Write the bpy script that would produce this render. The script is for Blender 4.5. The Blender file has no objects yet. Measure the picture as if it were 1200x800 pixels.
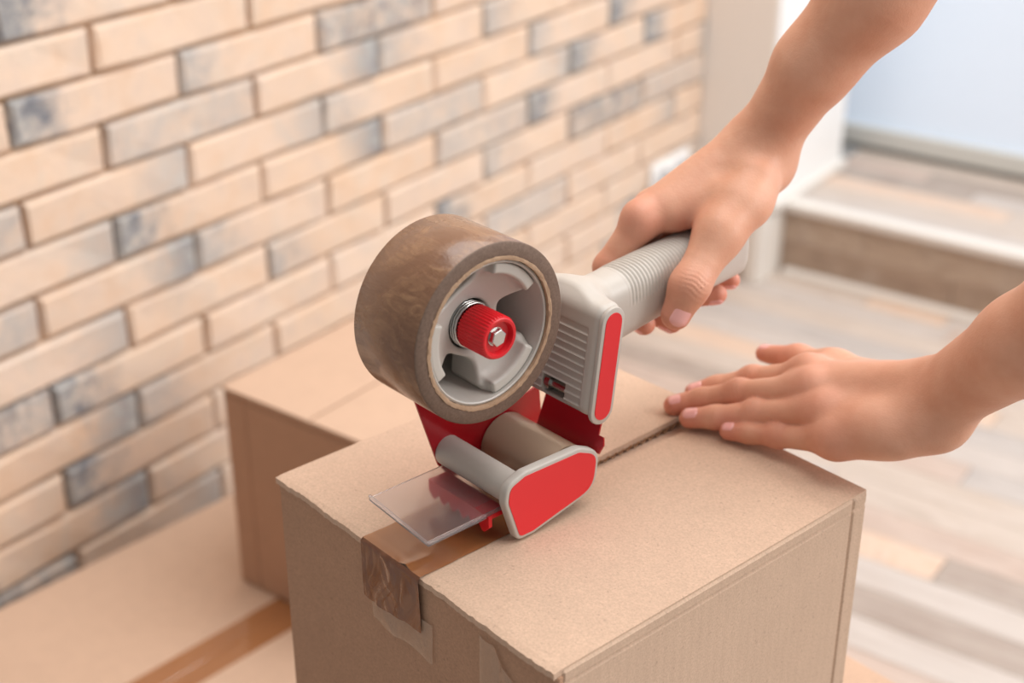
import bpy, bmesh, math, random
import numpy as np
from mathutils import Vector, Matrix, Euler

random.seed(7)
C = bpy.context.scene.collection
def lin(c):
    return tuple(((x/255)/12.92 if x/255 <= .04045 else ((x/255+.055)/1.055)**2.4) for x in c) + (1.0,)

# ------------------------------------------------------------------ camera
cam_d = bpy.data.cameras.new('camera'); cam = bpy.data.objects.new('camera', cam_d); C.objects.link(cam)
cam.location = (1.15, 0.0, 1.045)
cam.rotation_euler = (math.radians(90-26.30), 0, math.radians(35.5))
cam_d.sensor_width = 36; cam_d.lens = 51.0; cam_d.clip_start = .02
cam_d.dof.use_dof = True; cam_d.dof.focus_distance = 0.73; cam_d.dof.aperture_fstop = 5.4
bpy.context.scene.camera = cam

# ------------------------------------------------------------------ world and lights
w = bpy.data.worlds.new('world'); bpy.context.scene.world = w; w.use_nodes = True
bg = w.node_tree.nodes['Background']; bg.inputs[0].default_value = (1.0, 0.97, 0.945, 1); bg.inputs[1].default_value = 0.26
def area(name, loc, target, sx, sy, power, col=(1,1,1)):
    d = bpy.data.lights.new(name, 'AREA'); d.shape = 'RECTANGLE'; d.size = sx; d.size_y = sy; d.energy = power; d.color = col
    o = bpy.data.objects.new(name, d); C.objects.link(o); o.location = loc
    o.rotation_euler = (Vector(target)-Vector(loc)).to_track_quat('-Z', 'Y').to_euler(); return o
area('window_light', (3.6, 2.2, 2.3), (0.4, 1.0, 0.5), 2.4, 1.8, 90, (1, .985, .96))
area('ceiling_light', (1.0, 1.3, 2.6), (0.8, 1.1, 0.0), 2.2, 2.2, 46, (1, .98, .95))
vs = bpy.context.scene.view_settings
vs.view_transform = 'Standard'; vs.look = 'None'; vs.gamma = 1; vs.use_curve_mapping = False; vs.exposure = 0.40

# ------------------------------------------------------------------ material helpers
def newmat(name, col=(200,200,200), rough=.6, **kw):
    m = bpy.data.materials.new(name); m.use_nodes = True
    b = m.node_tree.nodes['Principled BSDF']
    b.inputs['Base Color'].default_value = lin(col); b.inputs['Roughness'].default_value = rough
    for k, v in kw.items(): b.inputs[k.replace('_', ' ')].default_value = v
    return m
class N:
    def __init__(s, m): s.t = m.node_tree; s.b = s.t.nodes['Principled BSDF']
    def n(s, typ, **kw):
        x = s.t.nodes.new(typ)
        for k, v in kw.items(): setattr(x, k, v)
        return x
    def l(s, a, b): s.t.links.new(a, b)
    def coord(s, out='Object', scale=(1,1,1), loc=None):
        tc = s.n('ShaderNodeTexCoord'); mp = s.n('ShaderNodeMapping'); mp.inputs['Scale'].default_value = scale
        s.l(tc.outputs[out], mp.inputs['Vector'])
        if loc is not None: s.l(loc, mp.inputs['Location'])
        return mp.outputs[0]
    def noise(s, vec, scale, detail=3, rough=.55, dist=0):
        x = s.n('ShaderNodeTexNoise'); x.inputs['Scale'].default_value = scale; x.inputs['Detail'].default_value = detail
        x.inputs['Roughness'].default_value = rough; x.inputs['Distortion'].default_value = dist
        s.l(vec, x.inputs['Vector']); return x.outputs['Fac']
    def ramp(s, fac, stops, interp='LINEAR'):
        x = s.n('ShaderNodeValToRGB'); e = x.color_ramp.elements; x.color_ramp.interpolation = interp
        while len(e) < len(stops): e.new(.5)
        for i, (p, c) in enumerate(stops):
            e[i].position = p; e[i].color = lin(c) if len(c) == 3 else c
        s.l(fac, x.inputs[0]); return x.outputs[0]
    def mix(s, fac, a, b, mode='MIX'):
        x = s.n('ShaderNodeMix', data_type='RGBA', blend_type=mode)
        for sock, v in ((x.inputs[0], fac), (x.inputs[6], a), (x.inputs[7], b)):
            if hasattr(v, 'is_output'): s.l(v, sock)
            else: sock.default_value = v
        return x.outputs[2]
    def math(s, op, a, b=0.0):
        x = s.n('ShaderNodeMath', operation=op)
        for sock, v in ((x.inputs[0], a), (x.inputs[1], b)):
            if hasattr(v, 'is_output'): s.l(v, sock)
            else: sock.default_value = v
        return x.outputs[0]
    def mr(s, v, a, b, c=0, d=1):
        x = s.n('ShaderNodeMapRange'); s.l(v, x.inputs[0])
        for i, k in zip((1,2,3,4), (a,b,c,d)): x.inputs[i].default_value = k
        return x.outputs[0]
    def bump(s, h, strength=.3, dist=.001, normal=None):
        x = s.n('ShaderNodeBump'); x.inputs['Strength'].default_value = strength; x.inputs['Distance'].default_value = dist
        s.l(h, x.inputs['Height'])
        if normal is not None: s.l(normal, x.inputs['Normal'])
        return x.outputs[0]
    def col(s, c): s.l(c, s.b.inputs['Base Color'])
    def nor(s, c): s.l(c, s.b.inputs['Normal'])
WHITE4 = (1,1,1,1)
BLACK = (0,0,0)
# ---- cardboard
def cardboard(name, tone, ribs=None, dark=1.0):
    m = newmat(name, tone, .85, Specular_IOR_Level=.15); k = N(m)
    v = k.coord('Object')
    a = k.noise(v, 800, 4, .65); b = k.noise(v, 60, 3); s = k.noise(v, 420, 2, .5)
    t1 = tuple(c*.92 for c in tone); t2 = tuple(min(255, c*1.04) for c in tone)
    c = k.ramp(a, [(.3, t1), (.7, t2)])
    c = k.mix(k.mr(b, .35, .7, 0, .25), c, lin(tuple(x*.9 for x in tone)))
    sp = k.ramp(s, [(.66, BLACK), (.74, (255,255,255))])
    c = k.mix(k.math('MULTIPLY', sp, .30), c, lin(tuple(x*.62 for x in tone)))
    k.col(c)
    n = k.bump(a, .2, .0005)
    if ribs is not None:
        wv = k.n('ShaderNodeTexWave', wave_type='BANDS', bands_direction=ribs); wv.inputs['Scale'].default_value = 48; wv.inputs['Distortion'].default_value = .3
        k.l(v, wv.inputs['Vector']); n = k.bump(wv.outputs['Fac'], .12, .0005, n)
    k.nor(n); return m
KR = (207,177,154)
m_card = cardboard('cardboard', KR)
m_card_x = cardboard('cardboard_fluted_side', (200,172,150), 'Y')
m_card_shaded = cardboard('cardboard_shaded', (184,147,122))  # same board darkened: shade of the front face put into the colour
m_flute = newmat('cardboard_fluting', (160,120,88), .9)
m_card2 = cardboard('cardboard_plain', (203,172,149))
# ---- brick
def brick_mat(name, left=0., right=0., whole=0., deep=(112,113,120)):
    m = newmat(name, (233,204,178), .92, Specular_IOR_Level=.1); k = N(m)
    oi = k.n('ShaderNodeObjectInfo'); sc = k.n('ShaderNodeVectorMath', operation='SCALE'); k.l(oi.outputs['Random'], sc.inputs[0])
    cmb = k.n('ShaderNodeCombineXYZ')
    r50 = k.math('MULTIPLY', oi.outputs['Random'], 37.0)
    for i in range(3): k.l(r50, cmb.inputs[i])
    v = k.coord('Object', (1,1,1), cmb.outputs[0])
    a = k.noise(v, 28, 4, .6); b = k.noise(v, 260, 3, .6); st = k.noise(v, 45, 5, .7, .6)
    c = k.ramp(a, [(.3, (212,188,170)), (.5, (222,195,172)), (.72, (218,185,157))])
    c = k.mix(k.mr(oi.outputs['Random'], 0, 1, 0, .35), c, lin((222,206,194)))
    fl = k.noise(v, 15, 5, .7, 1.2)
    c = k.mix(k.ramp(fl, [(.50, BLACK), (.62, (150,150,150))]), c, lin((204,192,178)))
    sp = k.noise(v, 70, 5, .75, .5); c = k.mix(k.ramp(sp, [(.56, BLACK), (.72, (120,120,120))]), c, lin((176,160,146)))
    x = k.n('ShaderNodeSeparateXYZ'); tc = k.n('ShaderNodeTexCoord'); k.l(tc.outputs['Object'], x.inputs[0])
    y = x.outputs['Y']
    tot = None
    for amt, e0, e1 in ((left, -.02, -.105), (right, .02, .105)):
        if amt:
            g = k.math('MULTIPLY', k.mr(k.math('ADD', y, k.mr(st, .2, .8, -.045, .045)), e0, e1, 0, 1), amt)
            tot = g if tot is None else k.math('MAXIMUM', tot, g)
    if whole:
        g = k.mr(k.noise(v, 38, 5, .75, .8), .35, .62, whole*.25, whole); tot = g if tot is None else k.math('MAXIMUM', tot, g)
    if tot is not None:
        dk = k.ramp(st, [(.3, deep), (.7, (190,186,180))])
        c = k.mix(tot, c, dk)
    k.col(c)
    k.nor(k.bump(k.math('ADD', k.math('MULTIPLY', fl, 2.0), k.math('MULTIPLY', b, .4)), .5, .0025)); return m
BM = dict(C=brick_mat('brick_cream'), l=brick_mat('brick_grey_left_pale', left=.8, deep=(150,150,152)), r=brick_mat('brick_grey_right_pale', right=.8, deep=(150,150,152)),
          L=brick_mat('brick_grey_left', left=1.3), R=brick_mat('brick_grey_right', right=1.3), G=brick_mat('brick_pale_grey', whole=.7, deep=(158,158,160)),
          D=brick_mat('brick_dark_grey', whole=1., deep=(98,98,106)), B=brick_mat('brick_both_grey', left=.8, right=.8))
m_mortar = newmat('mortar', (172,140,112), .95); k = N(m_mortar)
v = k.coord(); k.col(k.ramp(k.noise(v, 14, 4), [(.35, (150,122,100)), (.65, (196,162,128))])); k.nor(k.bump(k.noise(v, 300, 3), .5, .002))
# ---- planks
def plank_mat(name, c1, c2, c3):
    m = newmat(name, c1, .5, Specular_IOR_Level=.3); k = N(m)
    oi = k.n('ShaderNodeObjectInfo'); cmb = k.n('ShaderNodeCombineXYZ'); r50 = k.math('MULTIPLY', oi.outputs['Random'], 29.0)
    for i in range(3): k.l(r50, cmb.inputs[i])
    v = k.coord('Object', (1.4, 14, 14), cmb.outputs[0]); v2 = k.coord('Object', (3, 60, 60), cmb.outputs[0]); v3 = k.coord('Object', (4,7,7), cmb.outputs[0])
    c = k.ramp(k.noise(v, 3, 4, .6, .5), [(.32, c1), (.55, c2), (.75, c3)])
    c = k.mix(k.ramp(k.noise(v2, 5, 4, .7), [(.5, BLACK), (.75, (110,110,110))]), c, lin(tuple(x*.78 for x in c1)))
    c = k.mix(k.ramp(k.noise(v3, 2, 3), [(.5, BLACK), (.7, (120,120,120))]), c, lin((192,182,175)))
    k.col(c); k.nor(k.bump(k.noise(v2, 5, 4), .15, .001)); return m
PM = [plank_mat('plank_whitewashed', (184,172,164), (197,187,180), (173,161,153)),
      plank_mat('plank_pale_beige', (188,172,159), (199,185,174), (175,158,145)),
      plank_mat('plank_grey_taupe', (156,140,130), (174,160,150), (142,128,120)),
      plank_mat('plank_peach', (208,178,156), (213,190,172), (194,162,140)),
      plank_mat('plank_pink_taupe', (182,160,147), (197,178,166), (168,146,134)),
      plank_mat('plank_grey', (172,163,158), (190,181,175), (156,148,145)),
      plank_mat('plank_brown', (150,128,112), (170,148,130), (128,108,95)),
      plank_mat('plank_mid_brown', (172,150,132), (186,166,148), (150,128,110))]
m_under = newmat('plank_joint', (120,104,92), .9)
m_white = newmat('white_paint', (236,234,232), .5); m_pillar = newmat('pillar_paint', (232,226,220), .6)
m_nosing = newmat('white_nosing', (226,220,213), .35)
m_blue = newmat('frosted_glazing', (214,226,240), .35); m_blue.node_tree.nodes['Principled BSDF'].inputs['Emission Color'].default_value = lin((206,222,242)); m_blue.node_tree.nodes['Principled BSDF'].inputs['Emission Strength'].default_value = .17  # emission added to brighten the panel and light the landing
m_base = newmat('baseboard_grey', (205,205,200), .4); m_gap = newmat('dark_gap', (90,92,92), .8)
m_socket = newmat('socket_white', (240,240,240), .25); m_sock_in = newmat('socket_inner', (190,190,192), .3)
# ---- plastics
def plastic(name, col, rough=.35, bscale=700, bs=.06, **kw):
    m = newmat(name, col, rough, **kw); k = N(m); v = k.coord()
    k.nor(k.bump(k.noise(v, bscale, 2), bs, .0005))
    k.col(k.mix(k.mr(k.noise(v, 40, 2), .4, .7, 0, .12), lin(col), lin(tuple(c*.93 for c in col)))); return m
m_grey = plastic('grey_plastic', (193,186,178), .42)
m_grey_hub = plastic('hub_plastic', (188,183,176), .38)
m_red = plastic('red_plastic', (214,22,34), .35)
m_redmet = newmat('red_painted_metal', (176,16,30), .22, Coat_Weight=.4)
m_sticker = newmat('red_sticker', (226,42,50), .5); k = N(m_sticker)
k.nor(k.bump(k.noise(k.coord(), 120, 3), .08, .001))
m_steel = newmat('steel', (190,190,188), .25, Metallic=1.)
m_dksteel = newmat('dark_steel', (110,100,92), .3, Metallic=1.)
m_roller = newmat('tape_on_roller', (176,152,130), .3, Coat_Weight=.3)
m_core = newmat('card_core', (172,142,116), .9); k = N(m_core); k.nor(k.bump(k.noise(k.coord(), 500, 3), .6, .001))
m_tapeside = newmat('tape_roll_side', (128,106,92), .7); k = N(m_tapeside)
v = k.coord(); k.col(k.ramp(k.noise(v, 900, 3), [(.3, (98,78,66)), (.7, (120,98,84))]))
# tape roll wound surface: mottled air bubbles
m_tape = newmat('brown_packing_tape', (146,110,78), .18, Coat_Weight=.35, Coat_Roughness=.06); k = N(m_tape)
v = k.coord('Object', (1,1,1)); v2 = k.coord('Object', (.35,1,1))
n1 = k.noise(v2, 170, 6, .7, 1.6); n2 = k.noise(v, 26, 4, .6, 1.0)
patch = k.ramp(n2, [(.42, BLACK), (.58, (255,255,255))])
mott = k.ramp(n1, [(.38, (122,86,62)), (.52, (136,99,72)), (.66, (158,120,88))])
k.col(k.mix(patch, lin((116,80,58)), mott))
k.l(k.mr(n2, .4, .6, .13, .34), k.b.inputs['Roughness'])
k.nor(k.bump(k.math('ADD', n1, k.math('MULTIPLY', n2, 1.2)), .22, .0012))
def tape_strip_mat(name, col, alpha, scale, strength):
    m = newmat(name, col, .13, Coat_Weight=.5, Coat_Roughness=.05, Alpha=alpha); k = N(m)
    v = k.coord('Object', (1,1,.5))
    n = k.noise(v, scale, 3, .5, 1.6)
    k.nor(k.bump(n, strength, .003)); return m
m_strip_top = tape_strip_mat('tape_flat', (150,98,60), .93, 25, .10)
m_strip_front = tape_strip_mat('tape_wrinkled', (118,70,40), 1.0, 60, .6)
m_strip_far = tape_strip_mat('tape_far', (160,108,70), .92, 25, .1)
m_clear = tape_strip_mat('clear_tape', (214,190,168), .34, 90, .7)
m_clearpl = newmat('clear_plastic', (236,232,234), .16, Transmission_Weight=.93, IOR=1.35, Specular_IOR_Level=.6)
k = N(m_clearpl); k.nor(k.bump(k.noise(k.coord(), 700, 2), .04, .0004))
# ---- skin
m_skin = newmat('skin', (226,172,142), .48, Subsurface_Weight=.12, Subsurface_Scale=.006, Specular_IOR_Level=.35); k = N(m_skin)
k.b.inputs['Subsurface Radius'].default_value = (1., .35, .2)
at = k.n('ShaderNodeAttribute', attribute_name='redness'); v = k.coord()
c = k.ramp(k.noise(v, 35, 4, .6), [(.3, (210,152,124)), (.7, (222,170,143))])
c = k.mix(k.ramp(k.noise(v, 420, 2), [(.6, BLACK), (.8, (60,60,60))]), c, lin((190,122,96)))
c = k.mix(k.math('MULTIPLY', at.outputs['Fac'], .75), c, lin((206,116,100)))
k.col(c)
vo = k.n('ShaderNodeTexVoronoi'); vo.inputs['Scale'].default_value = 900; k.l(v, vo.inputs['Vector'])
k.nor(k.bump(k.noise(v, 130, 4, .6), .12, .002, k.bump(vo.outputs['Distance'], .12, .0005)))
m_nail = newmat('nail', (238,176,170), .16, Coat_Weight=.6, Coat_Roughness=.08, Specular_IOR_Level=.5)

# ------------------------------------------------------------------ object helpers
def obj(name, me, mat=None, parent=None, loc=None, smooth=False):
    if isinstance(me, bmesh.types.BMesh):
        bm = me; me = bpy.data.meshes.new(name); bmesh.ops.recalc_face_normals(bm, faces=bm.faces); bm.to_mesh(me); bm.free()
    o = bpy.data.objects.new(name, me); C.objects.link(o)
    if mat is not None:
        for mm in (mat if isinstance(mat, (list, tuple)) else [mat]): me.materials.append(mm)
    if parent is not None: o.parent = parent
    if loc is not None: o.location = loc
    if smooth: me.polygons.foreach_set('use_smooth', [True]*len(me.polygons))
    return o
def autosmooth(o, ang=40):
    me = o.data; me.polygons.foreach_set('use_smooth', [True]*len(me.polygons))
    bm = bmesh.new(); bm.from_mesh(me)
    for e in bm.edges:
        if len(e.link_faces) == 2 and e.calc_face_angle(0) > math.radians(ang): e.smooth = False
    bm.to_mesh(me); bm.free(); return o
def thing(name, label, cat, loc=(0,0,0), rotz=0, group=None):
    o = bpy.data.objects.new(name, None); C.objects.link(o); o.location = loc; o.rotation_euler = (0,0,rotz)
    o.empty_display_size = .05
    return tag(o, label, cat, group)
def tag(o, label, cat, group=None):
    o['label'] = label; o['category'] = cat
    if group: o['group'] = group
    return o
def struct(o, label=None, cat=None):
    o['kind'] = 'structure'
    if label: o['label'] = label
    if cat: o['category'] = cat
    return o
def box_bm(x0,x1,y0,y1,z0,z1, bev=0, seg=2, bm=None):
    bm2 = bmesh.new(); bmesh.ops.create_cube(bm2, size=1)
    for v in bm2.verts: v.co = Vector(((x0+x1)/2+v.co.x*(x1-x0), (y0+y1)/2+v.co.y*(y1-y0), (z0+z1)/2+v.co.z*(z1-z0)))
    if bev: bmesh.ops.bevel(bm2, geom=bm2.edges[:], offset=bev, segments=seg, profile=.5, affect='EDGES')
    if bm is None: return bm2
    me = bpy.data.meshes.new('tmp'); bm2.to_mesh(me); bm2.free(); bm.from_mesh(me); bpy.data.meshes.remove(me); return bm
def prism(pts, a0, a1, axis='x', bev=0, seg=2):
    """extrude an outline; pts are the two other coordinates in order"""
    bm = bmesh.new()
    def P(p, a): return {'x': (a,p[0],p[1]), 'y': (p[0],a,p[1]), 'z': (p[0],p[1],a)}[axis]
    lo = [bm.verts.new(P(p,a0)) for p in pts]; hi = [bm.verts.new(P(p,a1)) for p in pts]
    f0 = bm.faces.new(lo); f1 = bm.faces.new(hi[::-1]); n = len(pts)
    for i in range(n): bm.faces.new((lo[i], lo[(i+1)%n], hi[(i+1)%n], hi[i]))
    bmesh.ops.recalc_face_normals(bm, faces=bm.faces)
    if bev:
        es = [e for e in bm.edges if (e in f0.edges or e in f1.edges)] if f0.is_valid else []
        es = [e for e in bm.edges if any(len(f.verts) == n for f in e.link_faces)]
        bmesh.ops.bevel(bm, geom=es, offset=bev, segments=seg, profile=.5, affect='EDGES')
    return bm
def round_poly(pts, r, n=6):
    out = []; m = len(pts)
    for i in range(m):
        p = Vector(pts[i]); a = Vector(pts[i-1])-p; b = Vector(pts[(i+1)%m])-p
        rr = r[i] if isinstance(r, (list,tuple)) else r
        if rr <= 0: out.append(tuple(p)); continue
        ang = a.angle(b); d = min(rr/math.tan(ang/2), a.length*.49, b.length*.49)
        p0 = p+a.normalized()*d; p1 = p+b.normalized()*d
        for j in range(n+1):
            t = j/n; q = (1-t)**2*p0+2*t*(1-t)*p+t*t*p1; out.append((q.x, q.y))
    return out
def lathe(profile, n=64, axis='x', center=(0,0,0)):
    """profile: closed list of (axial, radius)"""
    bm = bmesh.new(); rings = []
    for k_ in range(n):
        a = 2*math.pi*k_/n; c, s = math.cos(a), math.sin(a)
        rings.append([bm.verts.new((center[0]+u, center[1]+r*c, center[2]+r*s)) for u, r in profile])
    m = len(profile)
    for i in range(n):
        for j in range(m):
            bm.faces.new((rings[i][j], rings[i][(j+1)%m], rings[(i+1)%n][(j+1)%m], rings[(i+1)%n][j]))
    return bm
def tube(path, r, n=10, closed=False):
    bm = bmesh.new(); rings = []; P = [Vector(p) for p in path]
    for i, p in enumerate(P):
        t = (P[min(i+1,len(P)-1)]-P[max(i-1,0)]).normalized()
        u = t.orthogonal().normalized() if i == 0 else (u-t*u.dot(t)).normalized()
        vv = t.cross(u); rings.append([bm.verts.new(p+(u*math.cos(2*math.pi*k/n)+vv*math.sin(2*math.pi*k/n))*r) for k in range(n)])
    for i in range(len(P)-1):
        for k in range(n): bm.faces.new((rings[i][k], rings[i][(k+1)%n], rings[i+1][(k+1)%n], rings[i+1][k]))
    bm.faces.new(rings[0][::-1]); bm.faces.new(rings[-1]); return bm

# ---- signed distance surfaces (numpy) for the hands and moulded plastic
def smin(a, b, k):
    if k <= 0: return np.minimum(a, b)
    h = np.clip(.5+.5*(b-a)/k, 0, 1); return b*(1-h)+a*h-k*h*(1-h)
def smax(a, b, k): return -smin(-a, -b, k)
def cap(p, a, b, ra, rb):
    a = np.asarray(a, np.float32); b = np.asarray(b, np.float32); ba = b-a
    h = np.clip(((p-a)@ba)/(ba@ba), 0, 1); d = p-a-h[:,None]*ba
    return np.sqrt((d*d).sum(1))-(ra+(rb-ra)*h)
def ell(p, c, R):
    q = (p-np.asarray(c, np.float32))/np.asarray(R, np.float32); l = np.sqrt((q*q).sum(1)); q2 = q/np.asarray(R, np.float32)
    return l*(l-1)/np.maximum(np.sqrt((q2*q2).sum(1)), 1e-9)
def chain(p, pts, k=.003):
    d = None
    for (a, ra), (b, rb) in zip(pts[:-1], pts[1:]):
        c = cap(p, a, b, ra, rb); d = c if d is None else smin(d, c, k)
    return d
def sdf_mesh(fn, lo, hi, h, B=8):
    lo = np.array(lo, np.float32); n = (np.ceil((np.array(hi)-lo)/h/B).astype(int))*B+1
    nb = (n-1)//B
    bc = np.stack(np.meshgrid(*[np.arange(k)*B*h+B*h/2 for k in nb], indexing='ij'), -1).reshape(-1,3).astype(np.float32)+lo
    dc = fn(bc); act = np.abs(dc) < B*h*.9+2*h
    S = np.where(dc.reshape(nb) < 0, -1., 1.).astype(np.float32)
    F = np.ones(tuple(n), np.float32); F[:-1,:-1,:-1] = S.repeat(B,0).repeat(B,1).repeat(B,2)*.01
    ii = np.argwhere(act.reshape(nb))
    off = np.stack(np.meshgrid(*[np.arange(B+1)]*3, indexing='ij'), -1).reshape(-1,3)
    for s in range(0, len(ii), 400):
        g = (ii[s:s+400,None,:]*B+off[None]).reshape(-1,3)
        F[g[:,0],g[:,1],g[:,2]] = fn(g.astype(np.float32)*h+lo)
    neg = F < 0
    cnt = np.zeros(tuple(n-1), np.int8)
    for dx in (0,1):
        for dy in (0,1):
            for dz in (0,1): cnt += neg[dx:n[0]-1+dx, dy:n[1]-1+dy, dz:n[2]-1+dz]
    cells = np.argwhere((cnt > 0) & (cnt < 8)); idx = -np.ones(tuple(n-1), np.int32); idx[tuple(cells.T)] = np.arange(len(cells))
    acc = np.zeros((len(cells),3)); num = np.zeros(len(cells))
    for ax in range(3):
        o1, o2 = [a for a in range(3) if a != ax]
        for i in (0,1):
            for j in (0,1):
                s0 = cells.copy(); s0[:,o1] += i; s0[:,o2] += j; s1 = s0.copy(); s1[:,ax] += 1
                f0 = F[tuple(s0.T)]; f1 = F[tuple(s1.T)]; cr = (f0 < 0) != (f1 < 0)
                t = np.where(cr, f0/np.where(cr, f0-f1, 1), 0)
                q = s0.astype(float); q[:,ax] += t; acc[cr] += q[cr]; num[cr] += 1
    V = (acc/num[:,None])*h+lo
    faces = []
    for ax in range(3):
        o1, o2 = (ax+1)%3, (ax+2)%3
        sl0 = [slice(None)]*3; sl1 = [slice(None)]*3; sl0[ax] = slice(0,-1); sl1[ax] = slice(1,None)
        a = neg[tuple(sl0)]; b = neg[tuple(sl1)]; e = np.argwhere(a != b)
        e = e[(e[:,o1] > 0) & (e[:,o2] > 0) & (e[:,o1] < n[o1]-1) & (e[:,o2] < n[o2]-1)]
        flip = a[tuple(e.T)]
        def ce(i, j):
            q = e.copy(); q[:,o1] -= i; q[:,o2] -= j; return idx[tuple(q.T)]
        quad = np.stack([ce(1,1), ce(0,1), ce(0,0), ce(1,0)], 1)
        quad[~flip] = quad[~flip][:, ::-1]; faces.append(quad)
    Q = np.concatenate(faces); Q = Q[(Q >= 0).all(1)]
    for _ in range(2):
        g = np.zeros_like(V); d = fn(V.astype(np.float32)).astype(float); e = h*.5
        for ax in range(3):
            p = V.copy(); p[:,ax] += e; m_ = V.copy(); m_[:,ax] -= e
            g[:,ax] = (fn(p.astype(np.float32))-fn(m_.astype(np.float32)))/(2*e)
        gl = np.maximum(np.sqrt((g*g).sum(1)), .3); V = V-g/gl[:,None]*np.clip(d/gl, -h, h)[:,None]
    return V, Q
def np_mesh(name, V, Q):
    me = bpy.data.meshes.new(name); me.vertices.add(len(V)); me.vertices.foreach_set('co', V.astype(np.float32).ravel())
    me.loops.add(Q.size); me.loops.foreach_set('vertex_index', Q.astype(np.int32).ravel())
    me.polygons.add(len(Q)); me.polygons.foreach_set('loop_start', (np.arange(len(Q))*4).astype(np.int32))
    me.polygons.foreach_set('use_smooth', np.ones(len(Q), bool)); me.update(calc_edges=True); me.validate(); return me

# ------------------------------------------------------------------ ROOM
FLOOR_Z = 0.0; STEP_H = .13; PX = 0.137; PY = 2.163; RY = 2.242; BY = 2.60
bm = box_bm(-.12, 0, .10, PY, 0, 2.3)
wall = struct(obj('wall_left', bm, m_mortar), 'wall of cream and grey-stained bricks in running bond behind the boxes', 'wall')
def brick_mesh(seed, L=.2065):
    rnd = random.Random(seed); bm = box_bm(-.006, .009, -L/2, L/2, -.0226, .0226)
    long_e = [e for e in bm.edges if abs((e.verts[0].co-e.verts[1].co).y) > .1]
    bmesh.ops.subdivide_edges(bm, edges=long_e, cuts=2)
    es = [e for e in bm.edges if all(v.co.x > .008 for v in e.verts) and any(f.normal.x < .5 for f in e.link_faces)]
    bmesh.ops.bevel(bm, geom=es, offset=.0035, segments=1, affect='EDGES')
    for v in bm.verts:
        v.co.z += rnd.uniform(-.0013, .0013); v.co.y += rnd.uniform(-.0015, .0015)
        if v.co.x > 0: v.co.x += rnd.uniform(-.0015, .002)
    me = bpy.data.meshes.new('brick'); bmesh.ops.recalc_face_normals(bm, faces=bm.faces); bm.to_mesh(me); bm.free()
    me.materials.append(BM['C']); me.polygons.foreach_set('use_smooth', [False]*len(me.polygons)); return me
brick_meshes = [brick_mesh(s) for s in range(9)]
# types from left (near) to right (far) for each course, counted from course 0 above the topmost full mortar line in view
COURSES = {0:'CLCCCrCCC',1:'lCCCCrCCC',2:'CLlDCCCCC',3:'CGRllCCCC',4:'GrrlClLCC',5:'rLRGrLLCC',6:'GRlCGLCrC',7:'rClClDGCC',8:'DLCCLCrCC',9:'RlCCGCCrC',10:'CLCClCCGC',11:'RCCCCRCCC',12:'DrCCCClCC',13:'CCrCLCCCG'}
ZL1 = .698; PZ = .0501
rnd = random.Random(3)
def put_brick(y0, y1, zc, t, seed, bmj=None):
    me = brick_meshes[seed % 9]
    o = bpy.data.objects.new('brick', me); C.objects.link(o); o.parent = wall
    o.location = (0, (y0+y1)/2, zc); o.scale = (1, (y1-y0-.0055)/.2065, 1)
    o.material_slots[0].link = 'OBJECT'; o.material_slots[0].material = BM[t]; return o
stuff = bmesh.new()
for r in range(-32, 14):
    zt = ZL1+PZ-r*PZ; zc = zt-PZ/2
    if zc < .02 or zc > 2.28: continue
    even = (r % 2 == 0)
    y0 = (.7906 if even else .897)-.21275*4
    edges = [y0+.21275*i for i in range(12)]
    vis = -3 <= r <= 13
    for i in range(11):
        a, b = edges[i], edges[i+1]
        a = max(a, .105); b = min(b, PY)
        if b-a < .03: continue
        # index in the course string: brick whose left edge is at .7906/.897-.21275 is 0
        j = i-3
        if vis:
            s = COURSES.get(r, 'CCGCCLCRC'); t = s[j] if 0 <= j < len(s) else 'CCCGl'[(i+r) % 5]
            if j == 0 and r not in COURSES: t = 'C'
            put_brick(a, b, zc, t, rnd.randrange(99))
        else:
            box_bm(-.006, .009, a+.003, b-.003, zc-.0226, zc+.0226, bm=stuff)
so = obj('brickwork_above', stuff, BM['C'], wall); so['kind'] = 'stuff'

# floor: planks run across the room, away from the brick wall
floor = struct(obj('floor', box_bm(0, 3.2, -.6, RY+.01, -.03, -.0125), m_under), 'floor of mixed whitewashed and grey wooden planks', 'floor')
def plank_mesh(L, W, T=.012, name='plank'):
    bm = box_bm(-L/2, L/2, -W/2, W/2, -T, 0)
    bmesh.ops.bevel(bm, geom=[e for e in bm.edges if all(v.co.z > -.001 for v in e.verts)], offset=.0008, segments=1, affect='EDGES')
    me = bpy.data.meshes.new(name); bmesh.ops.recalc_face_normals(bm, faces=bm.faces); bm.to_mesh(me); bm.free(); me.materials.append(PM[0]); return me
pm = plank_mesh(1, .0575)
def put_plank(x0, x1, yc, t, parent, z=0., me=pm, rot=None):
    o = bpy.data.objects.new('plank', me); C.objects.link(o); o.parent = parent; o.location = ((x0+x1)/2, yc, z)
    o.scale = ((x1-x0-.0012), 1, 1); o.material_slots[0].link = 'OBJECT'; o.material_slots[0].material = PM[t]
    if rot: o.rotation_euler = rot
    return o
rows = {0:'13101',1:'041',2:'1141',3:'50431',4:'01',5:'3141',6:'1512',7:'2014',8:'450',9:'1041',10:'0150',11:'04011',12:'0325',13:'1001',14:'4252',15:'0011',16:'24420',17:'3131',18:'00100'}
rp = random.Random(11)
nrow = 0; y = RY
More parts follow.
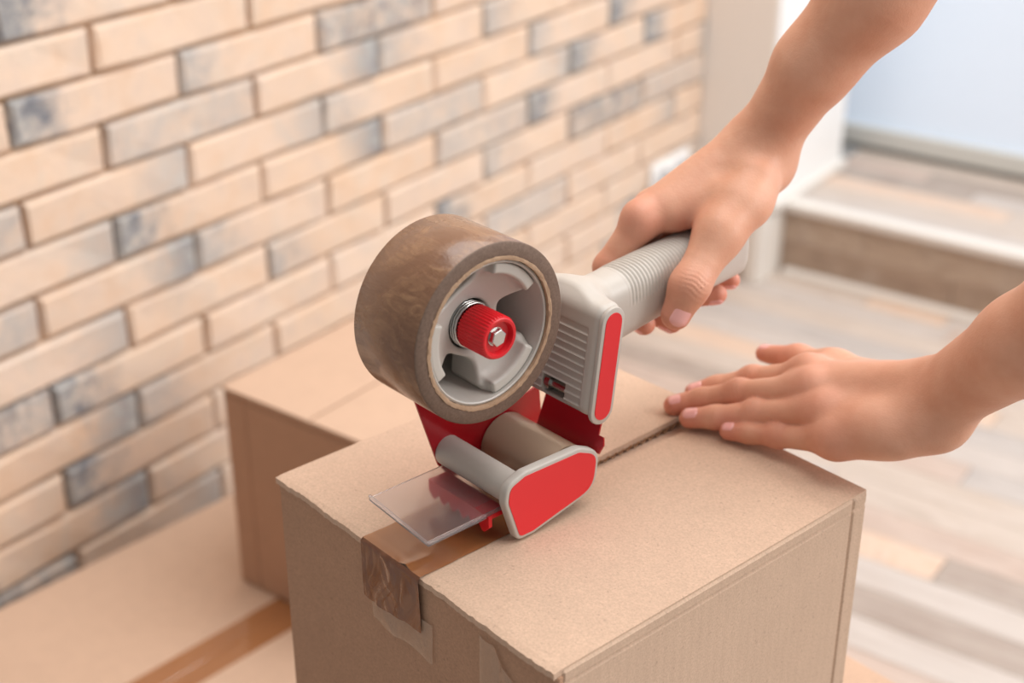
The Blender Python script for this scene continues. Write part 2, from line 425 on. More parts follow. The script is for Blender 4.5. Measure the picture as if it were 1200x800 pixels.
fixed = {0:[(.0,.33,1),(.33,.47,3),(.47,1.2,0),(1.2,2.2,1),(2.2,3.2,0)],
         12:[(.0,.60,0),(.60,.72,3),(.72,1.3,2),(1.3,2.2,0),(2.2,3.2,5)],
         14:[(.0,.62,1),(.62,1.5,2),(1.5,2.3,4),(2.3,3.2,0)],
         16:[(.0,.55,1),(.55,1.4,4),(1.4,2.2,2),(2.2,3.2,0)]}
while y > .55:
    yc = y-.0292
    if nrow in fixed: segs = fixed[nrow]
    else:
        seq = rows.get(nrow, '0142'); x = -rp.uniform(0, .5); segs = []; i = 0
        while x < 3.2:
            L = rp.uniform(.42, .95); segs.append((x, x+L, int(seq[i % len(seq)]))); x += L; i += 1
    for a, b, t in segs:
        a = max(a, 0); b = min(b, 3.2)
        if b-a > .03: put_plank(a, b, yc, t, floor)
    y -= .0584; nrow += 1
far = bmesh.new()
while y > -.58:
    box_bm(0, 3.2, y-.0578, y-.0006, -.012, 0, bm=far); y -= .0584
fo = obj('plank_rows_near', far, PM[1], floor); fo['kind'] = 'stuff'

# step and landing
step = struct(obj('floor_landing', box_bm(PX, 3.2, RY+.012, BY, -.02, STEP_H-.013), m_under), 'raised step clad in brown wooden planks below a white edge', 'step')
y = BY; i = 0
treads = ['15','4213','20','3104','12','0514','1314']
while y > RY+.03:
    W = .0575; x = PX-rp.uniform(0,.3); k_ = 0
    while x < 3.2:
        L = rp.uniform(.3,.7); s = treads[i % 7]; put_plank(max(x,PX), min(x+L,3.2), y-.029, int(s[k_ % len(s)]), step, STEP_H); x += L; k_ += 1
    y -= .0584; i += 1
rm = plank_mesh(1, .060)
for zc, seq in ((.089, [(PX,.30,7),(.30,.62,7),(.62,1.1,6),(1.1,1.8,7),(1.8,3.2,6)]), (.030, [(PX,.46,6),(.46,.72,6),(.72,1.3,7),(1.3,2.1,6),(2.1,3.2,7)])):
    for a, b, t in seq: put_plank(a, b, RY, t, step, zc, rm, (math.radians(90),0,0))
nos = obj('nosing', prism(round_poly([(RY-.012,STEP_H-.012),(RY-.012,STEP_H+.004),(RY+.022,STEP_H+.004),(RY+.022,STEP_H-.012)], .004), PX, 3.2, 'x'), m_nosing, step)
struct(obj('trim_1', box_bm(PX+.02, 3.2, RY-.022, RY-.0005, 0, .010, .002), m_nosing), 'white strip at the foot of the step')
# corner block beside the brick wall
pil = struct(obj('wall_corner', box_bm(-.12, PX, PY, 2.48, 0, 2.3), m_pillar), 'smooth pale wall end beside the brick wall', 'wall')
struct(obj('wall_return', box_bm(PX, PX+.004, PY+.002, 2.48, STEP_H, 2.3), m_white), 'white side of the wall end above the step', 'wall')
cm = plank_mesh(1, .060)
for zc, t in ((.089,7),(.030,6)): put_plank(.0, PX-.02, PY-.001, t, pil, zc, cm, (math.radians(90),0,0))
struct(obj('trim_2', box_bm(PX-.022, PX+.006, PY-.014, PY+.004, 0, STEP_H+.01, .003), m_nosing), 'white corner strip on the wall end beside the step')
struct(obj('trim_3', box_bm(PX+.0045, PX+.02, PY+.02, 2.478, STEP_H+.0005, STEP_H+.016, .003), m_nosing), 'white strip along the wall end on the landing')
struct(obj('trim_4', box_bm(PX+.001, PX+.008, PY+.004, RY-.0005, 0, .118, .002), m_nosing), 'white strip where the step meets the wall end')
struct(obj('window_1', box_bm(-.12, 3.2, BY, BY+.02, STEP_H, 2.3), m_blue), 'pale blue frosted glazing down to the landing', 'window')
struct(obj('baseboard_back', box_bm(-.12, 3.2, BY-.016, BY-.0005, STEP_H+.010, STEP_H+.048, .004), m_base), 'pale grey baseboard under the blue wall', 'baseboard')
struct(obj('trim_5', box_bm(-.12, 3.2, BY-.010, BY-.0005, STEP_H, STEP_H+.0098), m_gap), 'dark gap under the pale grey baseboard')
# socket
so_ = thing('wall_socket', 'white double wall socket low on the brick wall beside the pale wall end', 'socket', (.009, 2.052, .205))
obj('plate', box_bm(0, .009, -.062, .062, -.036, .036, .004), m_socket, so_)
for yy in (-.030, .030):
    o = obj('socket_insert', lathe([(.0092,.0005),(.0092,.019),(.0125,.021),(.0125,.024),(.008,.024),(.008,.0005)], 32, 'x', (0,yy,0)), m_sock_in, so_)
    for dy in (-.0095, .0095):
        obj('pin_hole', lathe([(.0094,.0002),(.0098,.0002),(.0098,.0026),(.0094,.0026)], 10, 'x', (0,yy+dy,0)), m_gap, o)

# ------------------------------------------------------------------ BOXES
T0 = Vector((.74582, .46922, .61965))            # on the box's top front edge, under the tape
RZ = math.radians(-12.894)

TH = .0035
def flap_mesh(xa0, xa1, xb0, xb1, y0, y1, lift=None, seed=1, rough=.0007, rough_front=True, n=60, th=TH, over=.0):
    """top flap: edge a is the hinge, edge b the free edge; x may differ front / back"""
    rnd = random.Random(seed); bm = bmesh.new(); g = []
    for j in range(n+1):
        v = j/n; row = []
        for i in range(7):
            u = i/6; xa = xa0+(xa1-xa0)*v; xb = xb0+(xb1-xb0)*v
            x = xa+(xb-xa)*u; yy = y0+(y1-y0)*v
            row.append([x, yy, (lift(u, v) if lift else 0)])
        g.append(row)
    # finer across the front edge so that it can be ragged
    cols = 48; G = []
    for j in range(n+1):
        v = j/n; row = []
        for i in range(cols+1):
            u = i/cols; xa = xa0+(xa1-xa0)*v; xb = xb0+(xb1-xb0)*v
            x = xa+(xb-xa)*u; yy = y0+(y1-y0)*v
            row.append((x, yy, lift(u, v) if lift else 0))
        G.append(row)
    jit = [rnd.uniform(-1,1)*rough*.55 + math.sin(i*.37+seed)*rough*.4+math.sin(i*.13+2*seed)*rough*.6 for i in range(cols+1)]
    top = []; bot = []
    for j in range(n+1):
        rt = []; rb = []
        for i in range(cols+1):
            x, yy, z = G[j][i]
            if rough_front and j == 0: yy += jit[i]; z -= .0006
            rt.append(bm.verts.new((x, yy, z))); rb.append(bm.verts.new((x, yy, z-th)))
        top.append(rt); bot.append(rb)
    for j in range(n):
        for i in range(cols):
            bm.faces.new((top[j][i], top[j][i+1], top[j+1][i+1], top[j+1][i])); bm.faces.new((bot[j][i], bot[j+1][i], bot[j+1][i+1], bot[j][i+1]))
    for i in range(cols):
        bm.faces.new((top[0][i], bot[0][i], bot[0][i+1], top[0][i+1])); bm.faces.new((top[n][i], top[n][i+1], bot[n][i+1], bot[n][i]))
    for j in range(n):
        bm.faces.new((top[j][0], top[j+1][0], bot[j+1][0], bot[j][0])); bm.faces.new((top[j][cols], bot[j][cols], bot[j+1][cols], top[j+1][cols]))
    return bm
def fluting(x0, x1, y0, y1, zmid, amp, period=.0062, seg=8, lift=0.):
    bm = bmesh.new(); n = int((y1-y0)/period*seg); prev = None
    for i in range(n+1):
        y = y0+(y1-y0)*i/n; z = zmid+amp*math.sin(2*math.pi*(y-y0)/period)+lift*(i/n)
        a = bm.verts.new((x0, y, z)); b = bm.verts.new((x1, y, z)); c = bm.verts.new((x1, y, z-.0003)); d = bm.verts.new((x0, y, z-.0003))
        if prev:
            p = prev; bm.faces.new((p[0],p[1],b,a)); bm.faces.new((p[1],p[2],c,b)); bm.faces.new((p[3],d,c,p[2])); bm.faces.new((p[0],a,d,p[3]))
        prev = (a,b,c,d)
    return bm
def side_panel(axis, sign_pos, a0, a1, z0, z1, grooves_a=(), grooves_z=(), depth=.0009, gw=.0014, bev=.0012):
    """upright wall of a box at x = sign_pos or y = sign_pos, outward face grooved where the board is creased"""
    def cuts(lo, hi, gr):
        s = {lo, hi, lo+bev, hi-bev}
        for g in gr: s |= {g-gw, g, g+gw}
        return sorted(s)
    A = cuts(a0, a1, grooves_a); Z = cuts(z0, z1, grooves_z); pos, sg = sign_pos
    bm = bmesh.new(); grid = []
    for z in Z:
        row = []
        for a in A:
            d = 0.
            if any(abs(a-g) < 1e-7 for g in grooves_a) or any(abs(z-g) < 1e-7 for g in grooves_z): d = depth
            if a in (a0, a1) or z in (z0, z1): d = bev
            q = pos-sg*d; row.append(bm.verts.new((q, a, z) if axis == 'x' else (a, q, z)))
        grid.append(row)
    for j in range(len(Z)-1):
        for i in range(len(A)-1): bm.faces.new((grid[j][i], grid[j][i+1], grid[j+1][i+1], grid[j+1][i]))
    q = pos-sg*TH; c = [bm.verts.new((q, a, z) if axis == 'x' else (a, q, z)) for a, z in ((a0,z0),(a1,z0),(a1,z1),(a0,z1))]
    bm.faces.new(c)
    bl = [grid[0][i] for i in range(len(A))]; tl = grid[-1]; 
    bm.faces.new(bl+[c[1], c[0]]); bm.faces.new(list(tl)+[c[2], c[3]]); bm.faces.new([r[0] for r in grid]+[c[3], c[0]]); bm.faces.new([r[-1] for r in grid]+[c[2], c[1]])
    return bm

# ---- main box (local x across, y back, z up; z=0 is the top)
mb = thing('cardboard_box', 'brown cardboard box being taped shut, nearest, with a hand pressing its lid', 'box', T0-Vector((0,0,.2257)), RZ)
Z0 = .2257
X0, X1, Y0, Y1 = -.105, .1225, -.0055, .228
def zz(bm):
    for v in bm.verts: v.co.z += Z0
    return bm
ZT = -TH-.0002
obj('front_panel', zz(side_panel('y', (Y0,-1), X0, X1, -.2250, ZT, (), (-.2200,))), m_card_shaded, mb)
obj('rear_panel', zz(side_panel('y', (Y1,1), X0+TH+.0002, X1-TH-.0002, -.2250, ZT)), m_card_shaded, mb)
obj('side_panel', zz(side_panel('x', (X1,1), Y0+TH+.0002, Y1, -.2250, -.0012, (Y1-.0125,), (-.0085,), .0012)), m_card_x, mb)
obj('side_panel', zz(side_panel('x', (X0,-1), Y0+TH+.0002, Y1-TH-.0002, -.2250, ZT, (Y0+.03,))), m_card_x, mb)
obj('bottom', zz(box_bm(X0+.004, X1-.004, Y0+.004, Y1-.004, -.2256, -.2225)), m_card, mb)
obj('left_flap', zz(flap_mesh(X0-.0003, X0-.0003, .0015, .0005, Y0-.0012, Y1, lambda u, v: .0038*max(0, u-.15)*(v**1.5), 3)), m_card, mb)
obj('right_flap', zz(flap_mesh(X1-.0012, X1-.0012, .0022, .0125, Y0-.0012, Y1, None, 8)), m_card, mb)
obj('inner_flap', zz(box_bm(X0+.005, X1-.005, Y0+.0045, .108, -TH*2-.0006, -TH-.0003)), m_card, mb)
obj('inner_flap', zz(box_bm(X0+.005, X1-.005, .112, Y1-.0045, -TH*2-.0006, -TH-.0003)), m_card, mb)
obj('corrugation', zz(fluting(-.004, .0020, .06, Y1-.001, -TH/2, .0010)), m_flute, mb)
# brown tape over the seam and down the front
def strip(pts_fn, nx, ny, th=.00015):
    bm = bmesh.new(); g = [[bm.verts.new(pts_fn(i/nx, j/ny)) for i in range(nx+1)] for j in range(ny+1)]
    for j in range(ny):
        for i in range(nx): bm.faces.new((g[j][i], g[j][i+1], g[j+1][i+1], g[j+1][i]))
    return bm
ybend = Y0-.0016
def top_tape(u, v):
    x = -.024+.048*u
    return (x, ybend+.0004+v*.110, .0006+.0016*math.exp(-((x-.012)/.003)**2)*max(0, 1-v*6)+ .0002*math.sin(v*30)*(1-v) + (.0003 if v < .05 else 0)+.0038*max(0,(x+.105)/.105-.15)*((v*.11/.233)**1.5)*(x<0.001))
def front_tape(u, v):
    x = -.024+.048*u; tear = .0022*math.sin(u*7+1)+.0012*math.sin(u*23)
    L = .0345+.0015*math.sin(u*5)+(tear*.3 if v == 1 else 0)
    y = ybend-.0011-.0004*math.sin(u*9+v*3)*v-.0007*math.exp(-((u-.38-.14*math.sin(v*5))/.05)**2)
    return (x+.0008*v, y if v > .03 else ybend+.0004, .0009-L*v)
tp = obj('packing_tape', zz(strip(top_tape, 32, 60)), m_strip_top, mb, smooth=True); tp['label'] = 'brown packing tape along the lid seam'
tf = obj('packing_tape', zz(strip(front_tape, 40, 24)), m_strip_front, mb, smooth=True); tf['label'] = 'wrinkled brown tape end folded down the front'
def clear(x0, x1, z0, z1, s):
    def f(u, v):
        x = x0+(x1-x0)*u; z = z0+(z1-z0)*v+.0012*math.sin(u*11+s)*(v > .99)
        return (x, Y0-.0011-.0005*math.sin(u*8+s+v*2)**2-.0006*math.exp(-((u-.3-.1*math.sin(v*6+s))/.05)**2), z)
    return f
c1 = obj('clear_tape', zz(strip(clear(-.018, .0325, -.024, -.0475, 1), 36, 16)), m_clear, mb, smooth=True); c1['label'] = 'clear tape remnant below the brown tape'
def clear2(u, v):
    x = .069+.053*u; zt = -.0085-.017*min(1, max(0, (u-.22)/.35))**.7-.001*math.sin(u*18); z = zt+( -.075-zt)*v
    return (x, Y0-.0011-.0007*math.sin(u*7+v)**2-.0011*math.exp(-((u-.34-.08*math.sin(v*5))/.06)**2), z)
c2 = obj('clear_tape', zz(strip(clear2, 40, 30)), m_clear, mb, smooth=True); c2['label'] = 'wrinkled clear tape near the front corner'

# ---- plain closed boxes
def closed_box(name, label, loc, rz, w, d, h, strip_mat=m_strip_far, seam_gap=.003, tape=True, tab=True, seam=None):
    t = thing(name, label, 'box', loc, rz, None)
    x0, x1, y0, y1 = -w/2, w/2, -d/2, d/2; zt = h-TH-.0002
    obj('front_panel', side_panel('y', (y0,-1), x0, x1, .001, zt, (x0+.028,) if tab else (), (zt-.006,), .0014), m_card_shaded, t)
    obj('rear_panel', side_panel('y', (y1,1), x0, x1, .001, zt), m_card_shaded, t)
    for s in (-1, 1): obj('side_panel', side_panel('x', (s*w/2, s), y0+TH+.0002, y1-TH-.0002, .001, zt), m_card_x, t)
    obj('bottom', box_bm(x0+.004, x1-.004, y0+.004, y1-.004, 0, .003), m_card2, t)
    g = seam_gap/2
    def fm(sgn):
        return box_bm(*( (x0-.0005, -g) if sgn < 0 else (g, x1+.0005)), y0-.001, y1+.001, h-TH, h, .0009)
    obj('left_flap', fm(-1), m_card2, t); obj('right_flap', fm(1), m_card2, t)
    obj('inner_flap', box_bm(x0+.004, x1-.004, y0+.004, y1-.004, h-2*TH-.0004, h-TH-.0002), m_card, t)
    if tape:
        bm = bmesh.new(); n = 30; prev = None
        for i in range(n+1):
            y = y0-.0012+(d+.0024)*i/n
            r = [bm.verts.new((x, y, h+.0005+(.0006 if abs(x) < .001 else 0)-(.0003 if abs(x) > .02 else 0))) for x in (-.0245,-.012,-.0015,0,.0015,.012,.0245)]
            if prev:
                for a in range(6): bm.faces.new((prev[a], prev[a+1], r[a+1], r[a]))
            prev = r
        q = obj('packing_tape', bm, strip_mat, t); q['label'] = 'glossy brown tape along the lid seam'
    return t
def at_frame(cx, cy, rz, lx, ly):
    c, s = math.cos(rz), math.sin(rz); return (cx+c*lx-s*ly, cy+s*lx+c*ly)
# low wide box under the back box: left edge through (.0504,.6627) and (.0843,.947)
rz = math.radians(-6.8); p = at_frame(.0504, .6627, rz, .2150, -.02)
low = closed_box('cardboard_box', 'wide low cardboard box with brown tape strip, on the floor at lower left', (p[0], p[1], 0), rz, .430, .80, .165, tab=False)
rz = math.radians(-1.1); p = at_frame(.2125, .8370, rz, .1135, .115)
closed_box('cardboard_box', 'smaller untaped cardboard box behind, standing on the wide low box', (p[0], p[1], .1658), rz, .227, .23, .2262, tape=False)
# box that carries the main box
p = at_frame(T0.x, T0.y, RZ, .015, .165)
closed_box('cardboard_box', 'bottom cardboard box under the one being taped, only its rear rim showing at right', (p[0], p[1], 0), RZ, .25, .376, T0.z-.2257-.0006, tape=False)

# ------------------------------------------------------------------ TAPE DISPENSER (local metres: x across, y along the seam, z up from the lid)
gun = thing('tape_dispenser', 'grey and red tape gun with a big brown tape roll, held on the box lid', 'tape dispenser', T0+Vector((0,0,.0008)), RZ)
RC = (.041, .119)                                 # roll axle in y, z
rc3 = (0, RC[0], RC[1])
# roll
bm = lathe([(-.0240,.0396),(-.0240,.0459),(-.0234,.0465),(.0234,.0465),(.0240,.0459),(.0240,.0396)], 128, 'x', rc3)
roll = obj('tape_roll', bm, [m_tape, m_tapeside], gun); roll['label'] = 'roll of glossy brown packing tape'
for f in roll.data.polygons:
    if abs(f.normal.x) > .5: f.material_index = 1
autosmooth(roll, 50)
rr = random.Random(5)
bm = lathe([(-.0243,.0374),(-.0243,.0395),(.0243,.0395),(.0246,.0385),(.0243,.0374)], 160, 'x', rc3)
for v in bm.verts:
    if v.co.x > .02: v.co.x += rr.uniform(-.0003, .0003); v.co.y += rr.uniform(-.0002,.0002); v.co.z += rr.uniform(-.0002,.0002)
autosmooth(obj('card_core', bm, m_core, roll), 60)
# loose wrinkle of the tape's start on the roll
# hub drum
autosmooth(obj('hub_drum', lathe([(-.0245,.012),(-.0245,.0370),(.0225,.0372),(.0230,.0362),(.0225,.0356),(-.018,.0335),(-.0200,.0320),(-.0200,.012)], 96, 'x', rc3), m_grey_hub, gun), 35)
def hub_sdf(p):
    x = p[:,0]; y = p[:,1]-RC[0]; z = p[:,2]-RC[1]; r = np.sqrt(y*y+z*z); d2 = None; lobes = None
    for a in (55, 183, 303):
        ca, sa = math.cos(math.radians(a)), math.sin(math.radians(a))
        u = y*ca+z*sa; v = -y*sa+z*ca
        h = np.clip(u/.026, 0, 1); rad = .0050+.0125*h*h
        c = np.sqrt((u-.026*h)**2+v*v)-rad
        d2 = c if d2 is None else smin(d2, c, .016)
        # raised curved block at the end of each arm
        ang = np.arctan2(v, u); hl = np.maximum(np.abs(ang)-.43, 0)*r
        q = np.sqrt(np.maximum(np.abs(r-.0325)-.0022, 0)**2+hl**2)-.0012
        ll = smax(q, np.abs(x-.008)-.0135, .0025)
        # shoulder web behind one side of the lobe
        lobes = ll if lobes is None else np.minimum(lobes, ll)
    c1, s1, c2, s2 = math.cos(1.25), math.sin(1.25), math.cos(2.95), math.sin(2.95); a_ = np.array([.0255*c1,.0255*s1]); b_ = np.array([.0255*c2,.0255*s2]); ba = b_-a_
    hh = np.clip(((y-a_[0])*ba[0]+(z-a_[1])*ba[1])/(ba@ba), 0, 1); d2 = smin(d2, np.sqrt((y-a_[0]-hh*ba[0])**2+(z-a_[1]-hh*ba[1])**2)-.0062, .008)
    d2 = smin(d2, r-.0155, .008)
    d2 = smax(d2, r-.0352, .001)
    ft = .0075+.0075*np.clip((r-.012)/.02, 0, 1)
    plate = smax(d2, np.maximum(x-ft, -.008-x), .0025)
    d = smin(plate, smax(lobes, r-.0353, .001), .004)
    d = smax(d, -(smax(r-.0128, -(x+.001), .001)), .001)          # recess round the spring
    d = np.minimum(d, smax(r-.0122, np.abs(x+.012)-.011, .001))
    return d
V_, Q_ = sdf_mesh(hub_sdf, (-.026, RC[0]-.038, RC[1]-.038), (.026, RC[0]+.038, RC[1]+.038), .0007)
hub = obj('hub_spider', np_mesh('hub_spider', V_, Q_), m_grey_hub, gun)
# spring, washer, knob, bolt
pth = [(.0005+.0108*t/90, RC[0]+.0114*math.cos(t*.42), RC[1]+.0114*math.sin(t*.42)) for t in range(91)]
obj('spring', tube(pth, .0008, 8), m_steel, gun, smooth=True)
obj('axle', lathe([(-.001,.0002),(-.001,.0075),(.0150,.0075),(.0150,.0002)], 32, 'x', rc3), m_dksteel, gun)
bm = bmesh.new(); n = 160; prof = []
def kn(a): return .0109+(.0003 if (int(a*40/(2*math.pi)*2) % 2 == 0) else -.0002)
rings = []
lv = [(.0110,.0100,0),(.0117,1,1),(.0287,1,1),(.0301,.0105,0),(.0305,.0099,0),(.0303,.0086,0),(.0275,.0078,0),(.0265,.0002,0)]
for i in range(n):
    a = 2*math.pi*i/n; c, s = math.cos(a), math.sin(a)
    rings.append([bm.verts.new((u, RC[0]+(kn(a+.001) if f else r)*c, RC[1]+(kn(a+.001) if f else r)*s)) for u, r, f in lv])
for i in range(n):
    A_, B_ = rings[i], rings[(i+1)%n]
    for j in range(len(lv)-1): bm.faces.new((A_[j], A_[j+1], B_[j+1], B_[j]))
bm.faces.new([r[0] for r in rings])
knob = autosmooth(obj('knob', bm, m_red, gun), 30); knob['label'] = 'ribbed red tension knob'
hexp = [(RC[0]+.0046*math.cos(math.radians(60*i+12)), RC[1]+.0046*math.sin(math.radians(60*i+12))) for i in range(6)]
bolt = obj('bolt', prism(hexp, .0266, .0300, 'x', .0005), m_steel, knob)
autosmooth(obj('washer', lathe([(.0266,.0002),(.0266,.0055),(.0271,.0055),(.0271,.0002)], 32, 'x', rc3), m_steel, knob))

# far red metal side plate
mm = lambda L: [(a/1000, b/1000) for a, b in L]
fp = round_poly(mm([(33,63),(47,20),(56,8),(112,10),(122,24),(120,44),(106,40),(101,57),(112,62),(126,84),(131,107),(122,114),(95,124),(72,146),(40,146),(20,128),(18,100)]), .003)
obj('side_plate', prism(fp, -.0285, -.0270, 'x', .0003), m_redmet, gun)['label'] = 'red metal side plate behind the roll'
# near foot cheek, grey with a red sticker
ck = round_poly(mm([(94,39),(109,32),(106,9),(61,.2),(50,.5),(41.5,26),(43,36),(55,40)]), [.010,.012,.014,.006,.006,.010,.008,.010], 8)
obj('foot_cheek', prism(ck, .0275, .0330, 'x', .0012, 3), m_grey, gun, smooth=False); autosmooth(bpy.data.objects['foot_cheek'], 35)
cx_ = sum(p[0] for p in ck)/len(ck); cy_ = sum(p[1] for p in ck)/len(ck)
def inset(poly, d):
    out = []; n = len(poly)
    for i in range(n):
        a, b, c = Vector(poly[i-1]), Vector(poly[i]), Vector(poly[(i+1)%n]); t = (c-a).normalized(); nn = Vector((-t.y, t.x))
        if nn.dot(Vector((cx_, cy_))-b) < 0: nn = -nn
        q = b+nn*d; out.append((q.x, q.y))
    return out
obj('sticker', prism(inset(ck, .0024), .0329, .0333, 'x'), m_sticker, bpy.data.objects['foot_cheek'])['label'] = 'red panel on the foot'
# guide bar and roller
autosmooth(obj('guide_bar', lathe([(-.0270,.0002),(-.0270,.0085),(.0276,.0085),(.0276,.0002)], 48, 'x', (0,.0535,.0275)), m_grey, gun))
rol = autosmooth(obj('roller', lathe([(-.0262,.0150),(-.0262,.0168),(.0225,.0168),(.0225,.0150)], 64, 'x', (0,.0930,.0185)), m_roller, gun)); rol['label'] = 'wide roller wrapped with tape'
autosmooth(obj('roller_core', lathe([(-.0268,.0002),(-.0268,.0128),(.0276,.0128),(.0276,.0002)], 48, 'x', (0,.0930,.0185)), m_dksteel, rol))
# clear scraper plate
bm = bmesh.new()
sc_ = [(-.0240,-.0020),(.0240,-.0010),(.0240,.0520),(-.0240,.0520)]
bm = prism(round_poly(sc_, .0012, 3), .0190, .0203, 'z', .0003); 
box_bm(-.0240, .0240, -.0018, -.0004, .0206, .0218, .0003, bm=bm); box_bm(.0226, .0240, -.0005, .050, .0202, .0216, .0003, bm=bm)
for v in bm.verts: v.co.z += -.0010-v.co.x*.11
obj('scraper_plate', bm, m_clearpl, gun)['label'] = 'flat clear plastic plate pointing forward'
# red toothed bar under the plate
teeth = []
n = 6; x = -.0240
for i in range(n):
    teeth += [(x, .0100), (x+.0030, .0062), (x+.0048, .0062)]; x += .0081
teeth += [(.0250, .0100), (.0250, .0165), (-.0240, .0165)]
bm = prism(teeth, .0375, .0400, 'y', .0002)
box_bm(-.0240, .0244, .0392, .0500, .0140, .0165, .0004, bm=bm)
obj('toothed_bar', bm, m_red, gun)['label'] = 'red toothed bar under the clear plate'
# rear blade strip
y_, z_ = (.1160-.1060), (.0460-.0270)
def bl(x, t): return (x, .1060+.0100*t, .0250+.0210*t)
prof = [(-.0150,0),(.0265,0),(.0278,.22),(.0325,.22),(.0338,.45),(.0320,.62),(.0282,.62),(.0268,1.0),(.0075,1.0),(.0060,1.30),(-.0010,1.30),(-.0010,.98),(-.0165,.98)]
bm = bmesh.new(); a = [bm.verts.new(bl(x, t)) for x, t in prof]; b = [bm.verts.new(Vector(bl(x, t))+Vector((0,.0008,-.0005))) for x, t in prof]
bm.faces.new(a); bm.faces.new(b[::-1])
for i in range(len(prof)): bm.faces.new((a[i], a[(i+1)%len(prof)], b[(i+1)%len(prof)], b[i]))
obj('blade_strip', bm, m_redmet, gun)['label'] = 'red metal cutter strip under the head'
# head and handle, one moulding
H0 = np.array([0, .1365, .0935], np.float32); H1 = np.array([0, .2520, .1030], np.float32)
def grip_sdf(p):
    x, y, z = p[:,0], p[:,1], p[:,2]
    # head slab, leaning forward
    yc = .1120+(z-.080)*.13
    qx = np.abs(x)-.0328+.006; qy = np.abs(y-yc)-.0082+.006; zc = np.abs(z-.0830)-.0305+.006
    head = np.sqrt(np.maximum(qx,0)**2+np.maximum(qy,0)**2+np.maximum(zc,0)**2)+np.minimum(np.maximum(qx,np.maximum(qy,zc)),0)-.006
    # ribs on the face towards the roll
    ribm = np.clip((z-.053)/.001,0,1)*np.clip((.102-z)/.001,0,1)*np.clip((.0245-np.abs(x))/.001,0,1)*(y < yc)
    head = head+ribm*(.0009-.0010*np.maximum(0, np.cos((z-.053)/.0044*2*math.pi))**5)
    # nook for the screw
    head = smax(head, -(np.maximum(np.maximum(np.abs(x-.003)-.0085, np.abs(z-.0600)-.0055), y-(yc+.002))), .001)
    # handle: rounded, flat-sided, ribbed on top
    t = np.clip((y-H0[1])/(H1[1]-H0[1]), 0, 1); cz = H0[2]+(H1[2]-H0[2])*t+.0010*np.sin(t*math.pi)
    a = .0165-.001*t; b = .0200-.0025*t
    dx = x/a; dz = (z-cz)/b
    e = (np.abs(dx)**2.5+np.abs(dz)**2.3)**(1/2.4)
    hd = (e-1)*.0150
    hd = smax(hd, np.abs(x)-.0152, .003)
    hd = smax(hd, y-.2470, .006); hd = smax(hd, .1180-y, .003)
    rm = np.clip((y-.146)/.004,0,1)*np.clip((.240-y)/.004,0,1)*np.clip((dz-.12)/.12,0,1)
    hd = hd+rm*.00034*np.cos((y-.146)/.0026*2*math.pi)
    return smin(head, hd, .013)
V_, Q_ = sdf_mesh(grip_sdf, (-.036,.096,.040), (.036,.262,.130), .0005)
grip = obj('grip', np_mesh('grip', V_, Q_), m_grey, gun); grip['label'] = 'grey moulded head and ribbed handle'
def stad(y0, z0, y1, z1, r, n=10):
    d = Vector((y1-y0, z1-z0)).normalized(); a0 = math.atan2(d.y, d.x); out = []
    for i in range(n+1): a = a0-math.pi/2+math.pi*i/n; out.append((y1+r*math.cos(a), z1+r*math.sin(a)))
    for i in range(n+1): a = a0+math.pi/2+math.pi*i/n; out.append((y0+r*math.cos(a), z0+r*math.sin(a)))
    return out
obj('end_cap', prism(stad(.1092,.0560,.1157,.1050,.0082), .0306, .0334, 'x', .0008), m_grey, grip); autosmooth(bpy.data.objects['end_cap'], 35)
obj('stripe', prism(stad(.1093,.0565,.1156,.1045,.0058), .0333, .0337, 'x'), m_sticker, grip)['label'] = 'red stripe on the head'
obj('screw', lathe([(-.0085,.0002),(-.0085,.0042),(-.0050,.0042),(-.0050,.0026),(.0068,.0026),(.0068,.0002)], 24, 'x', (.004,.1065,.0600)), m_steel, grip, smooth=False)
autosmooth(bpy.data.objects['screw'])

